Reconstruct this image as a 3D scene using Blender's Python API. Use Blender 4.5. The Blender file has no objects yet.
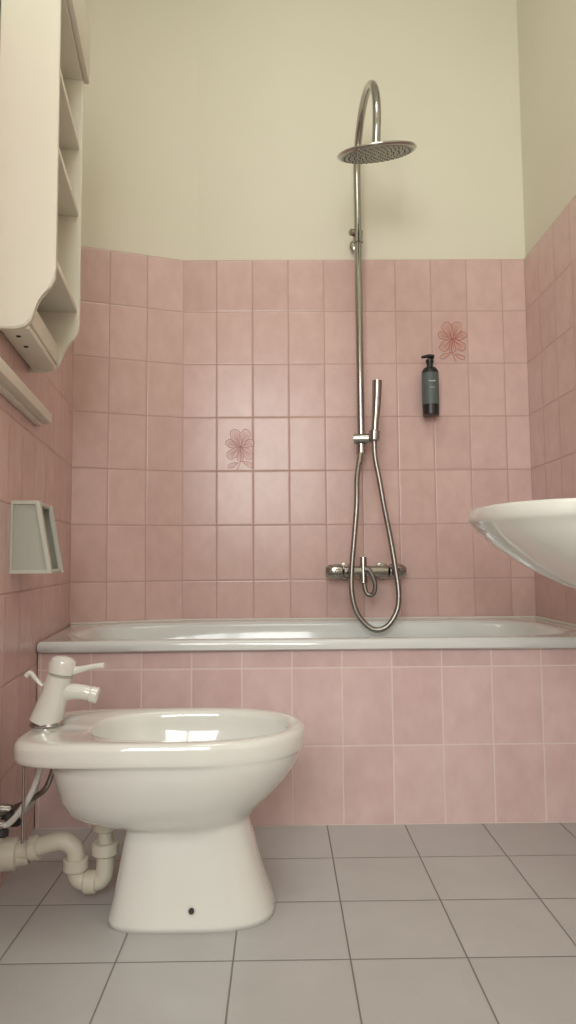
import bpy, bmesh, math, random
from mathutils import Vector, Matrix
random.seed(3)
scene = bpy.context.scene
scene.view_settings.view_transform = 'Standard'
scene.view_settings.look = 'None'
C = bpy.data.collections.new("bathroom"); scene.collection.children.link(C)

# ------------------------------------------------------------ materials
def nt_new(name):
    m = bpy.data.materials.new(name); m.use_nodes = True
    nt = m.node_tree; b = nt.nodes['Principled BSDF']
    return m, nt, b

def mat(name, col, rough=0.4, metal=0.0, vary=0.04, scale=8.0, bump=0.0, bscale=60, coat=0.0, spec=0.5):
    m, nt, b = nt_new(name)
    tc = nt.nodes.new('ShaderNodeTexCoord')
    n = nt.nodes.new('ShaderNodeTexNoise'); n.inputs['Scale'].default_value = scale
    n.inputs['Detail'].default_value = 4
    nt.links.new(tc.outputs['Object'], n.inputs['Vector'])
    mx = nt.nodes.new('ShaderNodeMix'); mx.data_type = 'RGBA'
    mx.inputs[6].default_value = (*[c*(1-vary) for c in col], 1)
    mx.inputs[7].default_value = (*[min(1, c*(1+vary)) for c in col], 1)
    nt.links.new(n.outputs['Fac'], mx.inputs[0])
    nt.links.new(mx.outputs[2], b.inputs['Base Color'])
    b.inputs['Roughness'].default_value = rough
    b.inputs['Metallic'].default_value = metal
    b.inputs['Specular IOR Level'].default_value = spec
    b.inputs['Coat Weight'].default_value = coat
    b.inputs['Coat Roughness'].default_value = 0.04
    if bump > 0:
        n2 = nt.nodes.new('ShaderNodeTexNoise'); n2.inputs['Scale'].default_value = bscale
        n2.inputs['Detail'].default_value = 5
        nt.links.new(tc.outputs['Object'], n2.inputs['Vector'])
        bp = nt.nodes.new('ShaderNodeBump'); bp.inputs['Strength'].default_value = bump
        bp.inputs['Distance'].default_value = 0.01
        nt.links.new(n2.outputs['Fac'], bp.inputs['Height'])
        nt.links.new(bp.outputs['Normal'], b.inputs['Normal'])
    return m

def tile_mat(name, c1, c2, grout, mu, mv, rough, mottle=7.0, rnd=0.35, bump=0.25):
    m, nt, b = nt_new(name)
    N = nt.nodes.new; L = nt.links.new
    def math_(op, a=None, bb=None, va=None, vb=None):
        x = N('ShaderNodeMath'); x.operation = op
        if a is not None: L(a, x.inputs[0])
        elif va is not None: x.inputs[0].default_value = va
        if bb is not None: L(bb, x.inputs[1])
        elif vb is not None: x.inputs[1].default_value = vb
        return x.outputs[0]
    uv = N('ShaderNodeUVMap'); sep = N('ShaderNodeSeparateXYZ'); L(uv.outputs[0], sep.inputs[0])
    def edge(o, mm):
        f = math_('FRACT', o)
        d = math_('SUBTRACT', None, math_('ABSOLUTE', math_('SUBTRACT', f, vb=0.5)), va=0.5)
        r = N('ShaderNodeMapRange'); r.interpolation_type = 'SMOOTHSTEP'
        L(d, r.inputs[0]); r.inputs[1].default_value = mm*0.6; r.inputs[2].default_value = mm*1.7
        r2 = N('ShaderNodeMapRange'); r2.interpolation_type = 'SMOOTHSTEP'
        L(d, r2.inputs[0]); r2.inputs[1].default_value = mm*0.4; r2.inputs[2].default_value = mm*4
        return r.outputs[0], r2.outputs[0]
    eu, bu = edge(sep.outputs[0], mu); ev, bv = edge(sep.outputs[1], mv)
    mask = math_('MINIMUM', eu, ev); bh = math_('MINIMUM', bu, bv)
    fl = N('ShaderNodeCombineXYZ'); L(math_('FLOOR', sep.outputs[0]), fl.inputs[0]); L(math_('FLOOR', sep.outputs[1]), fl.inputs[1])
    wn = N('ShaderNodeTexWhiteNoise'); L(fl.outputs[0], wn.inputs['Vector'])
    add = N('ShaderNodeVectorMath'); add.operation = 'MULTIPLY_ADD'
    L(wn.outputs['Color'], add.inputs[0]); add.inputs[1].default_value = (9, 9, 9); L(uv.outputs[0], add.inputs[2])
    nz = N('ShaderNodeTexNoise'); nz.inputs['Scale'].default_value = mottle*0.35; nz.inputs['Detail'].default_value = 6
    nz.inputs['Roughness'].default_value = 0.6
    L(add.outputs[0], nz.inputs['Vector'])
    mr = N('ShaderNodeMapRange'); L(nz.outputs['Fac'], mr.inputs[0]); mr.inputs[1].default_value = 0.3; mr.inputs[2].default_value = 0.7
    f = math_('ADD', math_('MULTIPLY', mr.outputs[0], vb=1-rnd), math_('MULTIPLY', wn.outputs['Value'], vb=rnd))
    mx = N('ShaderNodeMix'); mx.data_type = 'RGBA'; L(f, mx.inputs[0])
    mx.inputs[6].default_value = (*c1, 1); mx.inputs[7].default_value = (*c2, 1)
    m2 = N('ShaderNodeMix'); m2.data_type = 'RGBA'; L(mask, m2.inputs[0])
    m2.inputs[6].default_value = (*grout, 1); L(mx.outputs[2], m2.inputs[7])
    L(m2.outputs[2], b.inputs['Base Color'])
    rr = N('ShaderNodeMapRange'); L(mask, rr.inputs[0]); rr.inputs[3].default_value = 0.85; rr.inputs[4].default_value = rough
    L(rr.outputs[0], b.inputs['Roughness'])
    hh = math_('ADD', bh, math_('MULTIPLY', nz.outputs['Fac'], vb=0.12))
    bp = N('ShaderNodeBump'); bp.inputs['Strength'].default_value = bump; bp.inputs['Distance'].default_value = 0.002
    L(hh, bp.inputs['Height']); L(bp.outputs['Normal'], b.inputs['Normal'])
    return m

M_tile = tile_mat("pink_wall_tile", (0.60, 0.405, 0.37), (0.74, 0.535, 0.495), (0.50, 0.345, 0.30), 0.011, 0.0075, 0.25, rnd=.45, bump=.4)
M_tile2 = tile_mat("pink_surround_tile", (0.66, 0.465, 0.455), (0.80, 0.615, 0.60), (0.80, 0.68, 0.62), 0.011, 0.0075, 0.25, rnd=.4)
M_floor = tile_mat("grey_floor_tile", (0.46, 0.46, 0.45), (0.515, 0.515, 0.505), (0.20, 0.195, 0.185), 0.007, 0.007, 0.27, rnd=0.3, mottle=4, bump=0.2)
M_plaster = mat("cream_plaster", (0.77, 0.74, 0.615), 0.85, vary=0.03, scale=1.5, bump=0.08, bscale=25, spec=0.2)
M_ceil = mat("ceiling_paint", (0.80, 0.78, 0.71), 0.9, spec=0.2)
M_cer = mat("white_ceramic", (0.78, 0.80, 0.755), 0.08, vary=0.015, scale=3, coat=0.9)
M_tub = mat("tub_enamel", (0.72, 0.76, 0.75), 0.10, vary=0.015, scale=3, coat=0.5)
M_chrome = mat("chrome", (0.42, 0.41, 0.385), 0.16, 1.0, vary=0.05)
M_hose = mat("braided_steel_hose", (0.32, 0.31, 0.29), 0.33, 1.0, vary=0.3, scale=90)
M_nozz = mat("spray_face_steel", (0.34, 0.35, 0.33), 0.35, 0.8)
M_pvc = mat("aged_pvc", (0.68, 0.65, 0.54), 0.4, vary=0.07)
M_cab = mat("cream_lacquer", (0.78, 0.765, 0.65), 0.4, vary=0.02, scale=4)
M_grey = mat("grey_cream_plastic", (0.56, 0.57, 0.50), 0.4, vary=0.03, scale=4)
M_grey2 = mat("grey_green_plastic", (0.44, 0.46, 0.41), 0.45, vary=0.03, scale=4)
M_black = mat("black_plastic", (0.015, 0.015, 0.017), 0.35)
M_label = mat("grey_green_label", (0.10, 0.13, 0.125), 0.5, vary=0.08, scale=30)
M_label2 = mat("label_print", (0.45, 0.5, 0.47), 0.5)
M_flower = mat("fired_red_print", (0.50, 0.20, 0.17), 0.3, vary=0.3, scale=60)
M_fl2 = mat("soft_red_print", (0.60, 0.36, 0.31), 0.3, vary=0.15, scale=50)
M_dark = mat("dark_rubber", (0.03, 0.03, 0.03), 0.6)
M_frame = mat("white_window_paint", (0.8, 0.8, 0.77), 0.4)
M_silic = mat("white_sealant", (0.74, 0.70, 0.64), 0.5)

# ------------------------------------------------------------ helpers
def finish(name, bm, material, smooth=True, autosmooth=None):
    bmesh.ops.recalc_face_normals(bm, faces=bm.faces)
    me = bpy.data.meshes.new(name); bm.to_mesh(me); bm.free()
    if smooth:
        for p in me.polygons: p.use_smooth = True
        if autosmooth: me.set_sharp_from_angle(angle=math.radians(autosmooth))
    me.materials.append(material)
    o = bpy.data.objects.new(name, me); C.objects.link(o)
    return o

def group(name, loc, kids):
    e = bpy.data.objects.new(name, None); e.empty_display_size = 0.05; e.location = loc
    C.objects.link(e)
    for k in kids:
        k.parent = e; k.matrix_parent_inverse = Matrix.Translation(-Vector(loc))
    return e

def adopt(parent, kids):
    for k in kids: k.parent = parent

def wall(name, p0, p1, out, t, z0, z1, material, tw=1, th=1, u0=0, v0=0):
    p0 = Vector(p0); p1 = Vector(p1); out = Vector(out).normalized()*t
    bm = bmesh.new(); uvl = bm.loops.layers.uv.new("UVMap")
    d = (p1-p0).normalized()
    fp = [p0, p1, p1+out, p0+out]
    lo = [bm.verts.new((p.x, p.y, z0)) for p in fp]; hi = [bm.verts.new((p.x, p.y, z1)) for p in fp]
    bm.faces.new(lo[::-1]); bm.faces.new(hi)
    for i in range(4):
        j = (i+1) % 4; bm.faces.new((lo[i], lo[j], hi[j], hi[i]))
    for f in bm.faces:
        for l in f.loops:
            c = l.vert.co
            u = (Vector((c.x, c.y))-p0).dot(d)
            l[uvl].uv = ((u-u0)/tw, (c.z-v0)/th)
    return finish(name, bm, material, smooth=False)

def box(name, lo, hi, material, bev=0.0, xf=None):
    bm = bmesh.new()
    bmesh.ops.create_cube(bm, size=1)
    for v in bm.verts:
        v.co = Vector([lo[i]+(v.co[i]+0.5)*(hi[i]-lo[i]) for i in range(3)])
    if bev > 0:
        bmesh.ops.bevel(bm, geom=bm.edges[:], offset=bev, segments=2, affect='EDGES', profile=0.5)
    if xf:
        for v in bm.verts: v.co = Vector(xf(*v.co))
    return finish(name, bm, material, smooth=bev > 0, autosmooth=40)

def prism(name, poly, a0, a1, material, xf, bev=0.0):
    bm = bmesh.new()
    A = [bm.verts.new((a0, t, z)) for t, z in poly]; B = [bm.verts.new((a1, t, z)) for t, z in poly]
    bm.faces.new(A[::-1]); bm.faces.new(B); n = len(poly)
    for i in range(n): bm.faces.new((A[i], A[(i+1) % n], B[(i+1) % n], B[i]))
    if bev > 0:
        bmesh.ops.bevel(bm, geom=[e for e in bm.edges if abs(e.verts[0].co.x-e.verts[1].co.x) < 1e-6], offset=bev, segments=2, affect='EDGES')
    for v in bm.verts: v.co = Vector(xf(*v.co))
    return finish(name, bm, material, smooth=True, autosmooth=35)

def loft(name, rings, material, cap0=True, cap1=True, autosmooth=None):
    bm = bmesh.new(); R = [[bm.verts.new(p) for p in r] for r in rings]; n = len(rings[0])
    for a, b in zip(R, R[1:]):
        for i in range(n):
            j = (i+1) % n; bm.faces.new((a[i], a[j], b[j], b[i]))
    if cap0: bm.faces.new(R[0][::-1])
    if cap1: bm.faces.new(R[-1])
    return finish(name, bm, material, True, autosmooth)

def lathe(name, prof, origin, axis, material, seg=40, autosmooth=35):
    axis = Vector(axis).normalized(); q = Vector((0, 0, 1)).rotation_difference(axis); o = Vector(origin)
    rings = []
    for r, h in prof:
        rings.append([o+q @ Vector((max(r, 1e-5)*math.cos(a), max(r, 1e-5)*math.sin(a), h)) for a in [2*math.pi*i/seg for i in range(seg)]])
    return loft(name, rings, material, autosmooth=autosmooth)

def catmull(P, n=8):
    P = [Vector(p) for p in P]; Q = [P[0]*2-P[1]]+P+[P[-1]*2-P[-2]]; out = []
    for i in range(1, len(Q)-2):
        a, b, c, d = Q[i-1:i+3]
        for k in range(n):
            t = k/n
            out.append(0.5*((2*b)+(c-a)*t+(2*a-5*b+4*c-d)*t*t+(3*b-a-3*c+d)*t**3))
    out.append(P[-1]); return out

def tube(name, P, r, material, n=8, seg=16, smooth_path=True, autosmooth=50):
    if smooth_path and len(P) > 2:
        pts = catmull(P, n)
        if isinstance(r, (list, tuple)):
            rr = []
            for i in range(len(P)-1):
                for k in range(n): rr.append(r[i]+(r[i+1]-r[i])*k/n)
            rr.append(r[-1])
        else: rr = [r]*len(pts)
    else:
        pts = [Vector(p) for p in P]; rr = list(r) if isinstance(r, (list, tuple)) else [r]*len(pts)
    T = []
    for i in range(len(pts)):
        a = pts[max(i-1, 0)]; b = pts[min(i+1, len(pts)-1)]; T.append((b-a).normalized())
    up = Vector((0, 0, 1)) if abs(T[0].z) < 0.9 else Vector((1, 0, 0))
    nrm = (up-T[0]*up.dot(T[0])).normalized(); rings = []
    for i, p in enumerate(pts):
        nrm = (nrm-T[i]*nrm.dot(T[i])).normalized(); bn = T[i].cross(nrm)
        rings.append([p+(nrm*math.cos(a)+bn*math.sin(a))*rr[i] for a in [2*math.pi*k/seg for k in range(seg)]])
    return loft(name, rings, material, autosmooth=autosmooth)

# ------------------------------------------------------------ room
YB = 2.789; XR = 1.034; ZT = 2.0435; TW = 0.15; TH = 0.2234; H = 3.5; YR = -1.4
def LX(y): return -0.441-0.14*y
PL = (LX(2.65), 2.65); PC = (-0.40, YB)
dL = Vector((-0.139, 0.990)).normalized(); nL = Vector((dL.y, -dL.x))
wb = wall("wall_back", (-0.345, 2.81), (1.2, 2.81), (0, 1), 0.12, 0, H, M_plaster)
pe = Vector((-0.84, 2.662))
wd = wall("wall_diagonal", pe, (-0.345, 2.81), Vector((-0.148, 0.495)), 0.12, 0, H, M_plaster)
lp0 = Vector((LX(0.6)-0.018, 0.6)); lp1 = Vector((LX(2.75)-0.018, 2.75))
wl = wall("wall_left", lp0, lp1, (-nL.x, -nL.y), 0.12, 0, H, M_plaster)
wr = wall("wall_right", (1.048, YR), (1.048, 2.9), (1, 0), 0.12, 0, H, M_plaster)
wj = wall("wall_return", (lp0.x, 0.6), (-1.25, 0.6), (0, 1), 0.10, 0, H, M_plaster)
ws = wall("wall_side", (-1.25, YR), (-1.25, 0.7), (-1, 0), 0.12, 0, H, M_plaster)
t1 = wall("tiles_back", PC, (XR, YB), (0, 1), 0.03, 0, ZT, M_tile, TW, TH, 0.037+0.40, ZT)
dd = (Vector(PC)-Vector(PL)); t2 = wall("tiles_diagonal", PL, PC, Vector((-dd.y, dd.x)), 0.02, 0, ZT, M_tile, TW, TH, dd.length+30*TW, ZT)
t3 = wall("tiles_left", PL, (LX(0.6), 0.6), (-nL.x, -nL.y), 0.02, 0, ZT, M_tile, TW, TH, 0.06-40*TW, ZT)
t4 = wall("tiles_right", (XR, YB), (XR, YR), (1, 0), 0.02, 0, ZT, M_tile, TW, TH, -50*TW, ZT)
adopt(wb, [t1]); adopt(wd, [t2]); adopt(wl, [t3]); adopt(wr, [t4])
wx0, wx1, wz0, wz1 = -1.15, 0.35, 1.1, 2.7
parts = [((-1.4, wx0), (0, H)), ((wx1, 1.2), (0, H)), ((wx0, wx1), (0, wz0)), ((wx0, wx1), (wz1, H))]
bm = bmesh.new()
for (a, b), (c, d) in parts:
    r = bmesh.ops.create_cube(bm, size=1)
    for v in r['verts']: v.co = Vector((a+(v.co.x+.5)*(b-a), YR-0.15+(v.co.y+.5)*0.15, c+(v.co.z+.5)*(d-c)))
finish("wall_front", bm, M_plaster, False)
bm = bmesh.new()
wm = (wx0+wx1)/2
fr = [((wx0, wx0+.05), (wz0, wz1)), ((wx1-.05, wx1), (wz0, wz1)), ((wx0, wx1), (wz0, wz0+.05)), ((wx0, wx1), (wz1-.05, wz1)), ((wm-.035, wm+.035), (wz0, wz1))]
for (a, b), (c, d) in fr:
    r = bmesh.ops.create_cube(bm, size=1)
    for v in r['verts']: v.co = Vector((a+(v.co.x+.5)*(b-a), YR-0.10+(v.co.y+.5)*0.05, c+(v.co.z+.5)*(d-c)))
finish("window_1", bm, M_frame, False)
bm = bmesh.new(); uvl = bm.loops.layers.uv.new("UVMap")
FT = 0.2295
vs = [bm.verts.new(p) for p in [(-1.4, YR-.15, 0), (1.2, YR-.15, 0), (1.2, 2.95, 0), (-1.4, 2.95, 0)]]
f = bm.faces.new(vs)
for l in f.loops: l[uvl].uv = ((l.vert.co.x-0.130)/FT, (l.vert.co.y-1.395)/FT)
lo = bmesh.ops.extrude_face_region(bm, geom=[f])
for v in [g for g in lo['geom'] if isinstance(g, bmesh.types.BMVert)]: v.co.z = -0.08
finish("floor", bm, M_floor, False)
box("ceiling", (-1.4, YR-.15, H), (1.2, 2.95, H+0.1), M_ceil)

# ------------------------------------------------------------ bathtub
YF = 2.077; ZR = 0.545
def polyhit(c, ang, poly):
    d = Vector((math.cos(ang), math.sin(ang))); best = None
    for i in range(len(poly)):
        a = Vector(poly[i]); b = Vector(poly[(i+1) % len(poly)]); e = b-a
        den = d.x*(-e.y)+d.y*e.x
        if abs(den) < 1e-9: continue
        w = a-c
        t = (w.x*(-e.y)+w.y*e.x)/den; s = (d.x*w.y-d.y*w.x)/den
        if t > 0 and -1e-6 <= s <= 1+1e-6 and (best is None or t < best): best = t
    return c+d*best
g = 0.003
outer = [(LX(2.055)+g, 2.055), (XR-g, 2.055), (XR-g, YB-g), (PC[0]+g, YB-g), (PL[0]+g+.002, PL[1]-g)]
cc = Vector((0.13, 2.42))
angs = sorted([2*math.pi*i/128 for i in range(128)]+[math.atan2(p[1]-cc.y, p[0]-cc.x) % (2*math.pi) for p in outer])
def sup(ang, a, b, n):
    c, s = abs(math.cos(ang)), abs(math.sin(ang))
    return ((c/a)**n+(s/b)**n)**(-1/n)
def sring(c, a, b, n, z): return [(c.x+math.cos(t)*sup(t, a, b, n), c.y+math.sin(t)*sup(t, a, b, n), z) for t in angs]
def oring(inset, z):
    out = []
    for t in angs:
        p = polyhit(cc, t, outer); d = (cc-p).normalized(); q = p+d*inset; out.append((q.x, q.y, z))
    return out
rings = [oring(0.012, ZR-.033), oring(0.0, ZR-.028), oring(0, ZR-0.012), oring(0.003, ZR-0.004), oring(0.010, ZR),
         sring(cc, 0.83, 0.292, 5, ZR-0.003), sring(cc, 0.815, 0.282, 5, ZR-0.006), sring(cc, 0.805, 0.275, 4.8, ZR-0.018),
         sring(cc, 0.79, 0.262, 4.5, ZR-0.10), sring(cc, 0.76, 0.245, 4, ZR-0.22), sring(cc, 0.70, 0.22, 3.6, ZR-0.33),
         sring(cc, 0.60, 0.17, 3, ZR-0.385), sring(cc, 0.2, 0.06, 2.2, ZR-0.39)]
tub = loft("tub_shell", rings, M_tub, cap0=False, cap1=True, autosmooth=50)
over = lathe("overflow_cap", [(0.0, 0.008), (0.024, 0.007), (0.03, 0.003), (0.032, 0.0)], (0.918, 2.42, 0.45), (-1, 0, 0.1), M_chrome)
pop = lathe("drain_plug", [(0.0, 0.012), (0.026, 0.010), (0.032, 0.0)], (0.55, 2.42, ZR-.388), (0, 0, 1), M_chrome)
sealant = tube("sealant_bead", [(PL[0]+.006, PL[1]-.006, ZR+.001), (PC[0]+.002, YB-.006, ZR+.001), (XR-.005, YB-.006, ZR+.001), (XR-.005, 2.06, ZR+.001)], 0.005, M_silic, smooth_path=False, seg=8)
sur = wall("tiled_apron", (LX(YF)+.002, YF), (XR-.002, YF), (0, 1), 0.05, 0, ZR-.03, M_tile2, TW, 0.2295, 0.030-LX(YF)-.002-20*TW, 0)
group("bathtub", (0.13, 2.42, 0), [tub, over, pop, sealant, sur])

# ------------------------------------------------------------ bidet
BY = 1.61
def bring(xb, xf, hw, z, nb=4.0, nf=2.2, cx=0.58, N=128, y0=BY):
    xc = xb+(xf-xb)*cx; out = []
    for i in range(N):
        t = 2*math.pi*i/N; c, s = math.cos(t), math.sin(t)
        a, n = (xf-xc, nf) if c >= 0 else (xc-xb, nb)
        r = ((abs(c)/a)**n+(abs(s)/hw)**n)**(-1/n)
        out.append((xc+c*r, y0+s*r, z))
    return out
rings = [
 bring(-.386, -.019, .115, 0.0, 4.2, 2.8, .5), bring(-.385, -.020, .114, 0.012, 4.2, 2.8, .5), bring(-.377, -.030, .107, .04, 4.2, 2.8, .5),
 bring(-.369, -.045, .097, .08, 4.2, 2.8, .5), bring(-.361, -.058, .089, .125, 4.2, 2.8, .5), bring(-.354, -.069, .085, .165, 4.2, 2.8, .5),
 bring(-.352, -.076, .088, .190, 3.8, 2.6, .5), bring(-.375, -.077, .094, .200, 3, 2.3, .52), bring(-.43, -.074, .103, .207, 3, 2.3, .54),
 bring(-.462, -.066, .115, .218, 3.2, 2.3, .56), bring(-.482, -.050, .130, .236, 3.4, 2.2, .58), bring(-.494, -.016, .150, .266, 3.6, 2.2, .58),
 bring(-.500, .018, .166, .305, 3.8, 2.2, .58), bring(-.504, .038, .175, .335, 4, 2.2, .58), bring(-.506, .043, .177, .350, 4, 2.2, .58),
 bring(-.530, .046, .179, .356, 4.5, 2.2, .58), bring(-.566, .050, .182, .359, 6, 2.2, .58), bring(-.574, .052, .1835, .363, 6, 2.2, .58), bring(-.576, .053, .184, .372, 6, 2.2, .58),
 bring(-.576, .053, .184, .390, 6, 2.2, .58), bring(-.574, .051, .1825, .399, 6, 2.2, .58), bring(-.568, .046, .178, .4045, 6, 2.2, .58),
 bring(-.560, .038, .171, .4062, 6, 2.2, .58),
 bring(-.440, .021, .148, .4045, 2.6, 2.2, .52), bring(-.434, .016, .144, .401, 2.6, 2.2, .52), bring(-.429, .011, .140, .391, 2.6, 2.2, .52),
 bring(-.428, .012, .141, .375, 2.5, 2.2, .52), bring(-.416, -.006, .130, .335, 2.4, 2.2, .52), bring(-.390, -.04, .107, .295, 2.3, 2.2, .52),
 bring(-.33, -.10, .07, .268, 2.2, 2.2, .52), bring(-.25, -.20, .02, .262, 2, 2, .5)]
bd = loft("bidet_body", rings, M_cer)
cap = lathe("fixing_hole", [(0.0, .004), (.006, .004), (.0065, 0.0), (.0065, -.01)], (-.195, BY-.107, .042), (0, -1, .25), M_dark, 20)
capr = lathe("fixing_ring", [(.0065, .001), (.0085, .002), (.0095, 0), (.0095, -.01)], (-.195, BY-.107, .042), (0, -1, .25), M_cer, 20)
drain = lathe("bidet_drain", [(0, .006), (.022, .006), (.028, 0)], (-.225, BY, .263), (0, 0, 1), M_chrome, 24)
group("bidet", (-.2, BY, 0), [bd, cap, capr, drain])

tx, ty, tz = -.538, BY, .4075
k = []
k.append(lathe("tap_base_ring", [(.038, 0), (.039, .004), (.035, .008), (.030, .009)], (tx-.004, ty, tz-.001), (0, 0, 1), M_chrome))
k.append(tube("tap_body", [(tx-.008, ty, tz+.006), (tx, ty, tz+.03), (tx+.010, ty, tz+.06), (tx+.018, ty, tz+.09), (tx+.025, ty, tz+.115)], [.037, .034, .031, .029, .028], M_cer, seg=28))
k.append(lathe("tap_seam", [(.0285, -.003), (.0285, .003)], (tx+.025, ty, tz+.113), (.22, 0, 1), M_grey2))
k.append(lathe("tap_head", [(.0265, -.001), (.030, 0), (.031, .018), (.028, .030), (.018, .037), (0, .039)], (tx+.026, ty, tz+.117), (.22, 0, 1), M_cer))
k.append(tube("tap_spout", [(tx+.012, ty, tz+.068), (tx+.05, ty, tz+.074), (tx+.075, ty, tz+.073), (tx+.090, ty, tz+.070), (tx+.100, ty, tz+.066)], [.020, .0185, .017, .0165, .016], M_cer, seg=24))
k.append(lathe("tap_aerator", [(.0165, -.002), (.0185, 0), (.0185, .016), (.015, .018), (0, .018)], (tx+.096, ty, tz+.068), (1, 0, -.25), M_cer, seg=24))
k.append(tube("tap_lever", [(tx+.04, ty, tz+.120), (tx+.07, ty, tz+.124), (tx+.100, ty-.004, tz+.131), (tx+.128, ty-.006, tz+.134)], [.012, .008, .006, .0065], M_cer))
k.append(tube("popup_rod", [(tx-.020, ty+.01, tz+.085), (tx-.034, ty+.01, tz+.10), (tx-.048, ty+.01, tz+.115), (tx-.058, ty+.01, tz+.108)], [.005, .005, .006, .006], M_cer, seg=12))
group("bidet_tap", (tx, ty, tz), k)

PY = 1.64
def P(x, z, y=PY): return (x, y, z)
k = []
k.append(tube("trap_inlet", [P(-.412, .198), P(-.412, .10)], .017, M_pvc, smooth_path=False, seg=24))
k.append(tube("trap_u_bend", [P(-.412, .12), P(-.412, .075), P(-.418, .052), P(-.435, .043), P(-.455, .043), P(-.474, .053), P(-.480, .075), P(-.480, .10)], .0205, M_pvc, seg=24))
k.append(tube("trap_outlet", [P(-.480, .085), P(-.482, .112), P(-.497, .130), P(-.52, .135), P(-.56, .125), P(-.61, .112), P(LX(PY)+.002, .105)], .0205, M_pvc, seg=24))
for nm, (x, z), ax, r, h in [("nut_inlet_top", (-.412, .160), (0, 0, 1), .029, .028), ("nut_inlet_mid", (-.412, .105), (0, 0, 1), .031, .028),
                             ("nut_u_left", (-.480, .070), (0, 0, 1), .029, .028), ("nut_outlet", (-.565, .122), (-1, 0, -.2), .028, .022), ("nut_u_base", (-.460, .043), (1, 0, 0), .026, .03)]:
    k.append(lathe(nm, [(r-.004, 0), (r, .003), (r, h-.003), (r-.004, h)], (x, PY, z), ax, M_pvc, 12))
k.append(lathe("wall_flange", [(.046, 0), (.046, .014), (.036, .02), (.036, .05), (.028, .055), (.026, .08)], (LX(PY)+.001, PY, .105), (nL.x, nL.y, 0), M_pvc, 32))
group("bidet_drain_trap", (-.48, PY, 0), k)
k = []
hoses = [(-.548, 1.60, 1.58, .185, M_cer, .007), (-.530, 1.645, 1.64, .200, M_hose, .0065), (-.562, 1.63, 1.70, .165, M_cer, .0065)]
for i, (hx, h0, yy, vz, mm, rr_) in enumerate(hoses):
    wxp = LX(yy+.02)
    k.append(tube("supply_hose_%d" % (i+1), [(hx, h0, .352), (hx-.004, h0, .31), (hx-.020, (h0+yy)/2, .26), (hx-.045, yy+.01, vz+.035), (wxp+.045, yy+.02, vz+.006), (wxp+.03, yy+.02, vz)], rr_, mm, seg=12))
    k.append(tube("angle_valve_%d" % (i+1), [(wxp+.001, yy+.02, vz), (wxp+.035, yy+.02, vz)], [.017, .012], M_chrome, smooth_path=False))
    k.append(lathe("valve_knob_%d" % (i+1), [(.009, 0), (.015, .004), (.015, .016), (.008, .02)], (wxp+.03, yy+.02, vz-.005), (0, -.3, -1), M_dark, 16))
    k.append(lathe("hose_nut_%d" % (i+1), [(.008, 0), (.010, .002), (.010, .018), (.008, .02)], (hx-.001, h0, .330), (0, 0, 1), M_chrome, 6))
k.append(tube("popup_linkage", [(-.575, 1.56, .352), (-.577, 1.565, .16)], .003, M_chrome, smooth_path=False, seg=8))
group("water_supply_hoses", (-.6, 1.63, .18), k)

# ------------------------------------------------------------ shower
SX = .323; SY = 2.70
k = []
R = .20; zt = 2.360; ov = math.radians(200); HX = .026
path = [(SX, SY, 1.24), (SX, SY, 1.8), (SX, SY, zt-.02), (SX, SY, zt)]
for i in range(1, 29):
    a = ov*i/28; path.append((SX+HX*(1-math.cos(a))/2, SY-R+R*math.cos(a), zt+R*math.sin(a)))
ex, ey, ez = path[-1]
td = Vector((.0, math.sin(ov-math.pi), -math.cos(ov-math.pi)))
e2 = Vector((ex, ey, ez))+td*.036
path.append(tuple(e2))
k.append(tube("riser_and_arm", path, .0150, M_chrome, smooth_path=False, seg=20))
k.append(lathe("collar_top", [(.014, 0), (.021, .004), (.021, .05), (.014, .055)], (SX, SY, 2.10-.03), (0, 0, 1), M_chrome))
k.append(tube("wall_bracket", [(SX, SY, 2.10), (SX, YB-.002, 2.10)], .010, M_chrome, smooth_path=False))
k.append(lathe("bracket_rose", [(.026, 0), (.026, .006), (.012, .014)], (SX, YB-.001, 2.10), (0, -1, 0), M_chrome))
k.append(lathe("bracket_knob", [(.010, 0), (.014, .004), (.014, .026), (.008, .030)], (SX-.008, SY, 2.115), (-1, -.4, 0), M_chrome))
ax = Vector((-.10, -.36, 1)).normalized()
hc = e2-ax*.030
k.append(lathe("head_disc", [(.128, -.006), (.137, -.004), (.141, .001), (.139, .006), (.10, .011), (.05, .016), (.028, .021), (.022, .034), (0, .036)], hc, ax, M_chrome, 64))
k.append(lathe("head_spray_face", [(0, -.0075), (.127, -.0075), (.1285, -.004), (.1285, .0)], hc, ax, M_nozz, 48))
bm = bmesh.new(); q = Vector((0, 0, 1)).rotation_difference(ax)
for rr, n in [(.02, 6), (.04, 12), (.06, 18), (.08, 24), (.10, 30), (.117, 36)]:
    for i in range(n):
        a = 2*math.pi*i/n; m_ = Matrix.Translation(hc+q @ Vector((rr*math.cos(a), rr*math.sin(a), -.0085)))
        bmesh.ops.create_icosphere(bm, subdivisions=1, radius=.0025, matrix=m_)
k.append(finish("nozzles", bm, M_dark))
k.append(lathe("diverter_body", [(.016, 0), (.021, .004), (.021, .06), (.016, .064)], (SX, SY, 1.20), (0, 0, 1), M_chrome))
k.append(tube("diverter_bar", [(SX-.030, SY-.012, 1.262), (SX+.06, SY-.03, 1.262)], [.020, .020], M_chrome, smooth_path=False, seg=24))
k.append(tube("diverter_wall_arm", [(SX, SY, 1.24), (SX, YB-.002, 1.24)], .012, M_chrome, smooth_path=False))
k.append(tube("lower_stub", [(SX-.004, SY-.01, 1.205), (SX-.012, SY-.02, 1.16)], .0135, M_chrome, smooth_path=False))
hy = SY-.05
k.append(tube("hand_shower", [(.368, hy, 1.245), (.372, hy, 1.30), (.380, hy, 1.40), (.384, hy, 1.487)], [.012, .014, .0175, .0195], M_chrome, seg=24))
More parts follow.
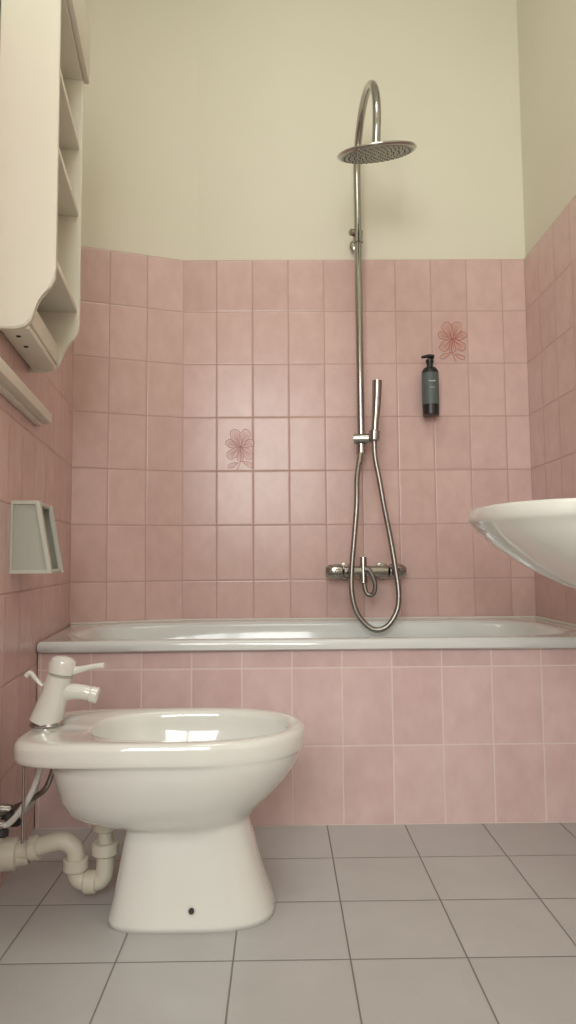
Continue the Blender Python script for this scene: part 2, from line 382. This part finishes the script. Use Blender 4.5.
k.append(lathe("hand_shower_cup", [(.014, 0), (.021, .006), (.023, .04), (.020, .042)], (.368, hy, 1.245), (.05, 0, 1), M_chrome))
hs = [(.311, SY-.02, 1.17), (.300, 2.665, 1.10), (.296, 2.65, 1.0), (.284, 2.645, .87), (.272, 2.64, .75), (.270, 2.635, .66), (.286, 2.63, .585), (.322, 2.625, .535), (.362, 2.62, .515),
      (.405, 2.62, .532), (.440, 2.625, .585), (.450, 2.63, .65), (.442, 2.64, .74), (.424, 2.65, .87), (.404, 2.65, .98), (.385, 2.65, 1.10), (.371, 2.65, 1.18), (.368, hy, 1.25)]
k.append(tube("shower_hose", hs, .0105, M_hose, seg=14, n=6))
MZ = .737; MX = .333
k.append(tube("mixer_body", [(MX-.085, SY, MZ), (MX+.085, SY, MZ)], .022, M_chrome, smooth_path=False, seg=28))
for s in (-1, 1):
    k.append(lathe("mixer_knob_%d" % (s+2), [(.022, 0), (.028, .004), (.030, .03), (.027, .055), (.018, .068), (0, .070)], (MX+s*.090, SY, MZ), (s, 0, 0), M_chrome, 20))
    k.append(tube("knob_lever_%d" % (s+2), [(MX+s*.125, SY-.02, MZ+.005), (MX+s*.13, SY-.055, MZ+.008)], [.008, .006], M_chrome, smooth_path=False, seg=12))
    k.append(tube("mixer_inlet_%d" % (s+2), [(MX+s*.065, SY, MZ), (MX+s*.075, YB-.002, MZ)], .014, M_chrome, smooth_path=False))
    k.append(lathe("inlet_rose_%d" % (s+2), [(.034, 0), (.033, .005), (.016, .014)], (MX+s*.075, YB-.001, MZ), (0, -1, 0), M_chrome, 28))
k.append(tube("mixer_outlet", [(MX-.01, SY-.005, MZ+.055), (MX-.01, SY-.01, MZ-.045)], [.014, .016], M_chrome, smooth_path=False))
k.append(tube("mixer_outlet_hose", [(MX-.01, SY-.01, MZ-.04), (MX-.002, SY-.03, MZ-.085), (MX+.022, SY-.04, MZ-.088), (MX+.03, SY-.045, MZ-.05), (MX+.012, SY-.045, MZ+.0), (MX-.012, SY-.045, MZ+.01)], .009, M_hose, seg=12))
group("shower_column", (SX, SY, MZ), k)

# ------------------------------------------------------------ soap dispenser
dx, dy = .611, 2.725
k = []
k.append(lathe("bottle_base", [(.028, 0), (.033, .003), (.034, .045)], (dx, dy, 1.362), (0, 0, 1), M_black))
k.append(lathe("bottle_label", [(.0338, 0), (.0342, .002), (.0342, .128), (.0335, .13)], (dx, dy, 1.405), (0, 0, 1), M_label))
k.append(lathe("bottle_shoulder", [(.0338, 0), (.033, .01), (.026, .022), (.013, .028), (.013, .045), (.016, .046), (.016, .058), (.007, .060), (.005, .074)], (dx, dy, 1.535), (0, 0, 1), M_black))
k.append(tube("pump_nozzle", [(dx+.016, dy, 1.606), (dx-.005, dy-.004, 1.607), (dx-.035, dy-.01, 1.601)], [.009, .008, .005], M_black, seg=14))
k.append(box("wall_bracket", (dx-.02, dy+.03, 1.38), (dx+.02, YB-.001, 1.52), M_black, .003))
k.append(box("label_text", (dx-.013, dy-.0355, 1.495), (dx+.013, dy-.032, 1.50), M_label2, 0))
k.append(box("label_text_small", (dx-.009, dy-.0355, 1.470), (dx+.009, dy-.032, 1.473), M_label2, 0))
group("soap_dispenser", (dx, dy, 1.365), k)

# ------------------------------------------------------------ flower prints fired on two tiles (parts of the tiled wall)
def petal(cx, cz, ang, L_, W_):
    pts = []
    for i in range(15):
        t = 2*math.pi*i/14; u = (1-math.cos(t))/2*L_; w = math.sin(t)*W_*(0.45+.75*u/L_)*(1+.12*math.sin(5*t))
        pts.append((cx+u*math.cos(ang)-w*math.sin(ang), cz+u*math.sin(ang)+w*math.cos(ang)))
    return pts
def decor(name, cx, cz, sc=1.0, fl=1):
    yy = YB-.0008; k = []; S = []; F = []
    def A(pl, r): S.append((pl, r))
    for an, l, w in [(68, .072, .021), (112, .072, .021), (22, .058, .016), (160, .058, .016), (-42, .062, .019), (-138, .062, .019), (-88, .055, .014)]:
        an = math.radians(an); A(petal(0, 0, an, l, w), .0013); F.append(petal(0, 0, an, l*.93, w*.85))
        for da in (-.16, 0, .16): A([(0, 0), (l*.45*math.cos(an+da*.7), l*.45*math.sin(an+da*.7)), (l*.78*math.cos(an+da), l*.78*math.sin(an+da))], .0008)
    for x, z, an, l, w in [(.008, -.055, -25, .045, .009), (-.008, -.060, 205, .042, .009)]:
        an = math.radians(an); A(petal(x, z, an, l, w), .0011); F.append(petal(x, z, an, l*.85, w*.65))
    A([(0, 0), (.004, -.04), (-.004, -.07), (-.014, -.09)], .0013)
    tr = lambda pl: [(cx+fl*x*sc, z*sc+cz) for x, z in pl]
    for i, (pl, r) in enumerate(S): k.append(tube("print_stroke_%d" % i, [(x, yy, z) for x, z in tr(pl)], r, M_flower, n=3, seg=6))
    for i, pl in enumerate(F):
        bm = bmesh.new(); bm.faces.new([bm.verts.new((x, YB-.0006-.00002*i, z)) for x, z in tr(pl)[:-1]]); k.append(finish("print_fill_%d" % i, bm, M_fl2, False))
    adopt(t1, k)
decor("flower_tile_print", -.166, 1.250, 1.08)
decor("flower_tile_print", .722, 1.700, 1.08, -1)

# ------------------------------------------------------------ left wall furniture
def W(s, t, z):
    return (-.441+s*dL.x+t*nL.x, s*dL.y+t*nL.y, z)
s0, s1 = 1.55, 1.93; D = .136
prof = [(.0, 2.36), (D, 2.36), (D, 1.465), (D-.002, 1.442), (D-.010, 1.422), (D-.022, 1.408), (D-.034, 1.398), (D-.042, 1.383), (D-.046, 1.362), (D-.053, 1.340), (D-.066, 1.325), (.05, 1.318), (.0, 1.316)]
k = [prism("side_panel_near", prof, s0, s0+.018, M_cab, W, .003), prism("side_panel_far", prof, s1-.018, s1, M_cab, W, .003)]
k.append(box("back_panel", (s0+.018, .002, 1.33), (s1-.018, .010, 2.35), M_cab, 0, W))
for i, z in enumerate([1.49, 1.775, 1.975]):
    k.append(box("shelf_%d" % i, (s0+.018, .010, z), (s1-.018, D-.006, z+.018), M_cab, .002, W))
k.append(box("upper_shelf", (s0+.018, .010, 2.19), (s1-.018, D, 2.212), M_cab, .002, W))
k.append(box("bottom_board", (s0+.018, .010, 1.322), (s1-.018, .075, 1.338), M_cab, .002, W))
k.append(box("bottom_rail", (s0+.018, .068, 1.338), (s1-.018, .080, 1.39), M_cab, .002, W))
k.append(box("cornice_board", (s0-.006, D, 2.195), (s1+.006, D+.016, 2.37), M_cab, .004, W))
k.append(box("top_board", (s0-.006, .0, 2.355), (s1+.006, D+.014, 2.375), M_cab, .003, W))
for s in (1.62, 1.70):
    k.append(lathe("screw_cap", [(0, .002), (.005, .002), (.006, 0)], W(s, .04, 1.3215), (0, 0, -1), M_dark, 12))
group("wall_shelf_unit", W(1.74, .0, 1.33), k)

k = [box("rail_board", (.85, .001, 1.180), (2.02, .018, 1.245), M_cab, .003, W),
     box("rail_ledge", (.85, .018, 1.190), (2.03, .044, 1.222), M_cab, .004, W)]
group("wooden_wall_rail", W(1.5, 0, 1.2), k)

za, zb = .937, .752; ta, tb = .070, .103
k = []
b = .009
outerp = [(.001, za), (ta, za), (tb, zb), (.001, zb)]; innerp = [(.001+b*.6, za-b), (ta-b, za-b), (tb-b*1.3, zb+b), (.001+b*.6, zb+b)]
for sa, sb, nm in [(1.745, 1.765, "near"), (1.905, 1.925, "far")]:
    bm = bmesh.new(); n = 4
    vs = [[bm.verts.new(W(s, t, z)) for t, z in pl] for s in (sa, sb) for pl in (outerp, innerp)]
    o0, i0, o1, i1 = vs
    for i in range(4):
        j = (i+1) % 4
        bm.faces.new((o0[i], o0[j], i0[j], i0[i])); bm.faces.new((o1[i], o1[j], i1[j], i1[i]))
        bm.faces.new((o0[i], o0[j], o1[j], o1[i])); bm.faces.new((i0[i], i0[j], i1[j], i1[i]))
    k.append(finish("holder_frame_"+nm, bm, M_grey, False))
    k.append(prism("holder_web_"+nm, innerp, sa+.006 if nm == "near" else sb-.010, sa+.010 if nm == "near" else sb-.006, M_grey2, W))
k += [box("holder_back", (1.765, .001, zb), (1.905, .010, za), M_grey, 0, W), box("holder_bottom", (1.765, .010, zb), (1.905, tb-.004, zb+.010), M_grey, .002, W),
      box("holder_top", (1.765, .010, za-.01), (1.905, ta-.004, za), M_grey, .002, W)]
group("toilet_paper_holder", W(1.83, 0, .75), k)

# ------------------------------------------------------------ washbasin
SYc = 1.66
def sr(xt, xb, hw, z, n=2.3, N=96):
    out = []; xc = xt+(xb-xt)*.55
    for i in range(N):
        t = 2*math.pi*i/N; c, s = math.cos(t), math.sin(t)
        a, nn = ((xb-xc), 7) if c >= 0 else ((xc-xt), n)
        r = ((abs(c)/a)**nn+(abs(s)/hw)**nn)**(-1/nn); out.append((xc+c*r, SYc+s*r, z))
    return out
XW = XR-.001
rings = [sr(.86, XW, .07, .680), sr(.80, XW, .12, .682), sr(.70, XW, .18, .712), sr(.61, XW, .23, .760), sr(.535, XW, .265, .810), sr(.493, XW, .280, .847), sr(.482, XW, .284, .862), sr(.476, XW, .290, .868), sr(.473, XW, .292, .876), sr(.474, XW, .292, .897), sr(.479, XW, .288, .904), sr(.489, XW, .28, .906),
         sr(.515, .90, .245, .900), sr(.525, .895, .238, .890), sr(.545, .89, .215, .85), sr(.60, .88, .17, .79), sr(.69, .84, .09, .745)]
k = [loft("basin_body", rings, M_cer)]
k.append(lathe("tap_foot", [(.026, 0), (.024, .01), (.021, .07), (.023, .09), (.0, .10)], (.96, SYc, .899), (0, 0, 1), M_chrome, 28))
k.append(tube("tap_spout", [(.96, SYc, .94), (.91, SYc, .965), (.85, SYc, .96), (.83, SYc, .945)], [.013, .012, .011, .010], M_chrome))
k.append(tube("tap_lever", [(.96, SYc, .99), (.93, SYc, 1.01), (.88, SYc, 1.025)], [.008, .007, .006], M_chrome))
group("washbasin", (XR, SYc, .8), k)

# ------------------------------------------------------------ added ceiling fill light + window light
k = [lathe("fill_fixture_base", [(.17, 0), (.17, .02), (.15, .03)], (0.05, 0.9, H-.001), (0, 0, -1), M_frame)]  # unseen fixture, added only to go with the ceiling fill light
group("added_fill_fixture", (0.05, .9, H), k)
def area(name, loc, rot, sx, sy, e, col):
    l = bpy.data.lights.new(name, 'AREA'); l.shape = 'RECTANGLE'; l.size = sx; l.size_y = sy; l.energy = e; l.color = col
    o = bpy.data.objects.new(name, l); o.location = loc; o.rotation_euler = rot; C.objects.link(o); return o
area("window_daylight", (wm, YR-.17, 1.9), (math.radians(86), 0, 0), 1.45, 1.55, 65, (1.0, 1.0, .955))
area("added_ceiling_fill", (0.05, .9, H-.05), (0, 0, 0), .9, .9, 11, (1.0, .985, .93))  # added fill from above for more ambient light, no known source
w = bpy.data.worlds.new("outdoor"); scene.world = w; w.use_nodes = True
w.node_tree.nodes['Background'].inputs[0].default_value = (.8, .88, 1, 1); w.node_tree.nodes['Background'].inputs[1].default_value = 1.0

# ------------------------------------------------------------ camera
cam = bpy.data.cameras.new("camera"); co = bpy.data.objects.new("camera", cam); C.objects.link(co)
cam.sensor_fit = 'VERTICAL'; cam.sensor_height = 36; cam.lens = 36*683/1024; cam.clip_start = .01
p = math.atan(50/683)
Mx = Matrix.Rotation(math.radians(-.6), 4, 'Z') @ Matrix.Rotation(math.pi/2+p, 4, 'X') @ Matrix.Rotation(math.radians(-.45), 4, 'Z')
co.matrix_world = Matrix.Translation((0, 0, .776)) @ Mx
scene.camera = co
